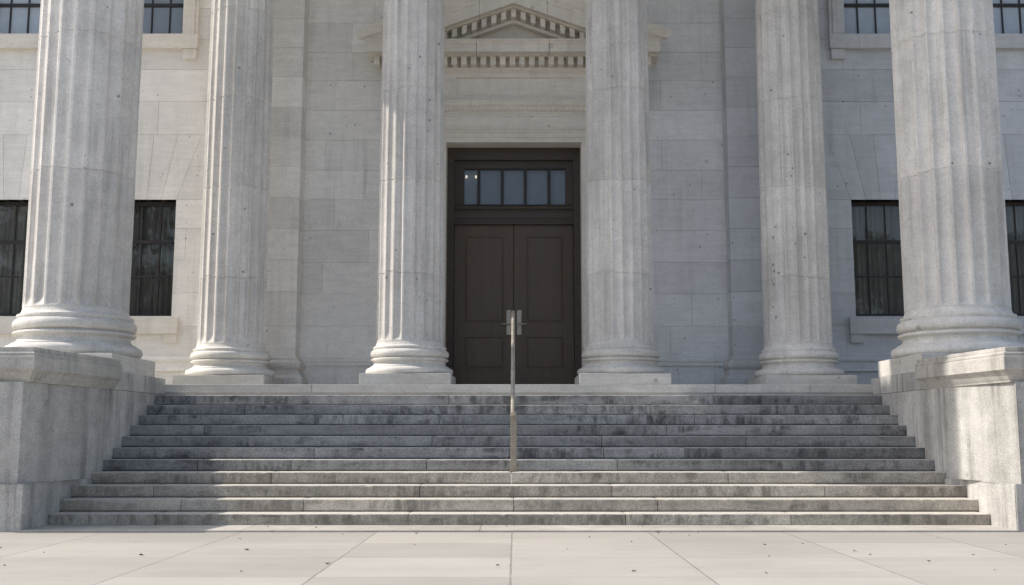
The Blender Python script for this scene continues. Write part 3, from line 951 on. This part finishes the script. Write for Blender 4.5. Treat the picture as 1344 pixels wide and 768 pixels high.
# ------------------------------------------------------------------ trees across the plaza, seen mirrored in the panes
def foliage_mat():
    N = NT('tree_leaves'); P, O, r = N.coords()
    n = N.noise(P, 1.3, 4, .6); n2 = N.noise(P, 9, 3, .6)
    c = N.mix(N.ramp(n, .3, .7), RGB(.035, .05, .018), RGB(.10, .11, .04))
    c = N.mix(N.ramp(n2, .5, .75, 0, .5), c, RGB(.14, .10, .04))
    N.l.new(c, N.b.inputs['Base Color']); N.b.inputs['Roughness'].default_value = .7
    return N.m
M['leaves'] = foliage_mat(); M['bark'] = painted('bark', (.09, .07, .055), .9, .3, 0, (6, 6, 1))

def make_tree(seed, label, loc, h):
    r = random.Random(seed)
    t = thing('plaza_tree', label, 'tree', loc, 'trees across the plaza mirrored in the window panes')
    bm = newbm()
    def limb(p, q, r0, r1):
        p, q = Vector(p), Vector(q); d = (q - p).normalized()
        u = d.orthogonal().normalized(); v = d.cross(u)
        loft(bm, [[tuple(c_ + (u * cos(2 * pi * i / 8) + v * sin(2 * pi * i / 8)) * rr) for i in range(8)] for c_, rr in ((p, r0), (q, r1))])
    limb((0, 0, 0), (.1, .05, h * .34), .26, .18)
    blobs = []
    for i in range(9):
        a = i * 2.4 + r.uniform(-.3, .3); rad = r.uniform(.12, .27) * h; z = r.uniform(.45, .84) * h
        e = (rad * cos(a), rad * sin(a), z); limb((.1, .05, h * .33), e, .10, .03); blobs.append((e, r.uniform(.13, .2) * h))
    blobs.append(((0, 0, h * .86), h * .14))
    link('trunk', bm, M['bark'], t)
    bm = newbm()
    for (c_, R_) in blobs:
        for _ in range(620):
            d = Vector((r.gauss(0, 1), r.gauss(0, 1), r.gauss(0, 1))).normalized() * R_ * (r.random() ** .45)
            p = Vector(c_) + Vector((d.x, d.y, d.z * .8)); s_ = r.uniform(.08, .20)
            u = Vector((r.gauss(0, 1), r.gauss(0, 1), r.gauss(0, 1))).normalized(); v = u.orthogonal().normalized()
            q = [bm.verts.new(p + u * s_), bm.verts.new(p + v * s_ * .6), bm.verts.new(p - u * s_), bm.verts.new(p - v * s_ * .6)]
            bm.faces.new(q)
    me = bpy.data.meshes.new('crown'); bm.to_mesh(me); bm.free(); me.materials.append(M['leaves'])
    o = bpy.data.objects.new('crown', me); COL.objects.link(o); o.parent = t
    return t
TL = 'leafy plaza tree mirrored faintly in the dark window panes'
t1 = make_tree(3, TL, (18.0, -15.0, 0), 11.6)
t2 = make_tree(8, TL, (-18.5, -15.5, 0), 13.6)
for src, x, y, rz, sc in ((t1, 25.5, -17.0, 1.9, 1.05), (t2, 11.0, -19.0, 4.0, .86), (t2, -25.5, -16.5, 2.2, 1.0), (t1, -11.5, -18.0, .8, 1.12), (t2, 32.5, -18, 5.2, .9), (t1, -33, -18, 3.1, 1.1)):
    c_ = copy_tree(src); c_.location = (x, y, 0); c_.rotation_euler = (0, 0, rz); c_.scale = (sc, sc, sc)

# ------------------------------------------------------------------ light, sky, camera
EL, BEH = 45.0, 3.0
el, be = radians(EL), radians(BEH)
to_sun = Vector((-cos(el) * cos(be), cos(el) * sin(be), sin(el)))
sd = bpy.data.lights.new('sun', 'SUN'); so = bpy.data.objects.new('sun', sd); COL.objects.link(so)
sd.energy = 4.8; sd.angle = radians(.53); sd.color = (1.0, .93, .83)
so.rotation_euler = to_sun.to_track_quat('Z', 'Y').to_euler()
so.location = (-20, 10, 30)

W = bpy.data.worlds.new('World'); SC.world = W; W.use_nodes = True
wt = W.node_tree
sky = wt.nodes.new('ShaderNodeTexSky'); sky.sky_type = 'NISHITA'; sky.sun_disc = False
sky.sun_elevation = el
sky.sun_rotation = math.atan2(to_sun.x, to_sun.y)
sky.air_density = 1.0; sky.dust_density = 2.5; sky.ozone_density = 1.0
hs = wt.nodes.new('ShaderNodeHueSaturation'); hs.inputs['Saturation'].default_value = .84
wt.links.new(sky.outputs[0], hs.inputs['Color']); wt.links.new(hs.outputs[0], wt.nodes['Background'].inputs[0])
wt.nodes['Background'].inputs[1].default_value = .21

cd = bpy.data.cameras.new('camera'); co = bpy.data.objects.new('camera', cd); COL.objects.link(co)
co.location = (0, 0, 1.098); co.rotation_euler = (radians(90) + .1321, 0, 0)
cd.sensor_width = 36; cd.lens = 37.5; cd.shift_x = -4 / 1344; cd.clip_end = 1000
SC.camera = co
SC.cycles.diffuse_bounces = 8; SC.cycles.max_bounces = 16
SC.view_settings.view_transform = 'Standard'; SC.view_settings.look = 'None'; SC.view_settings.exposure = 0
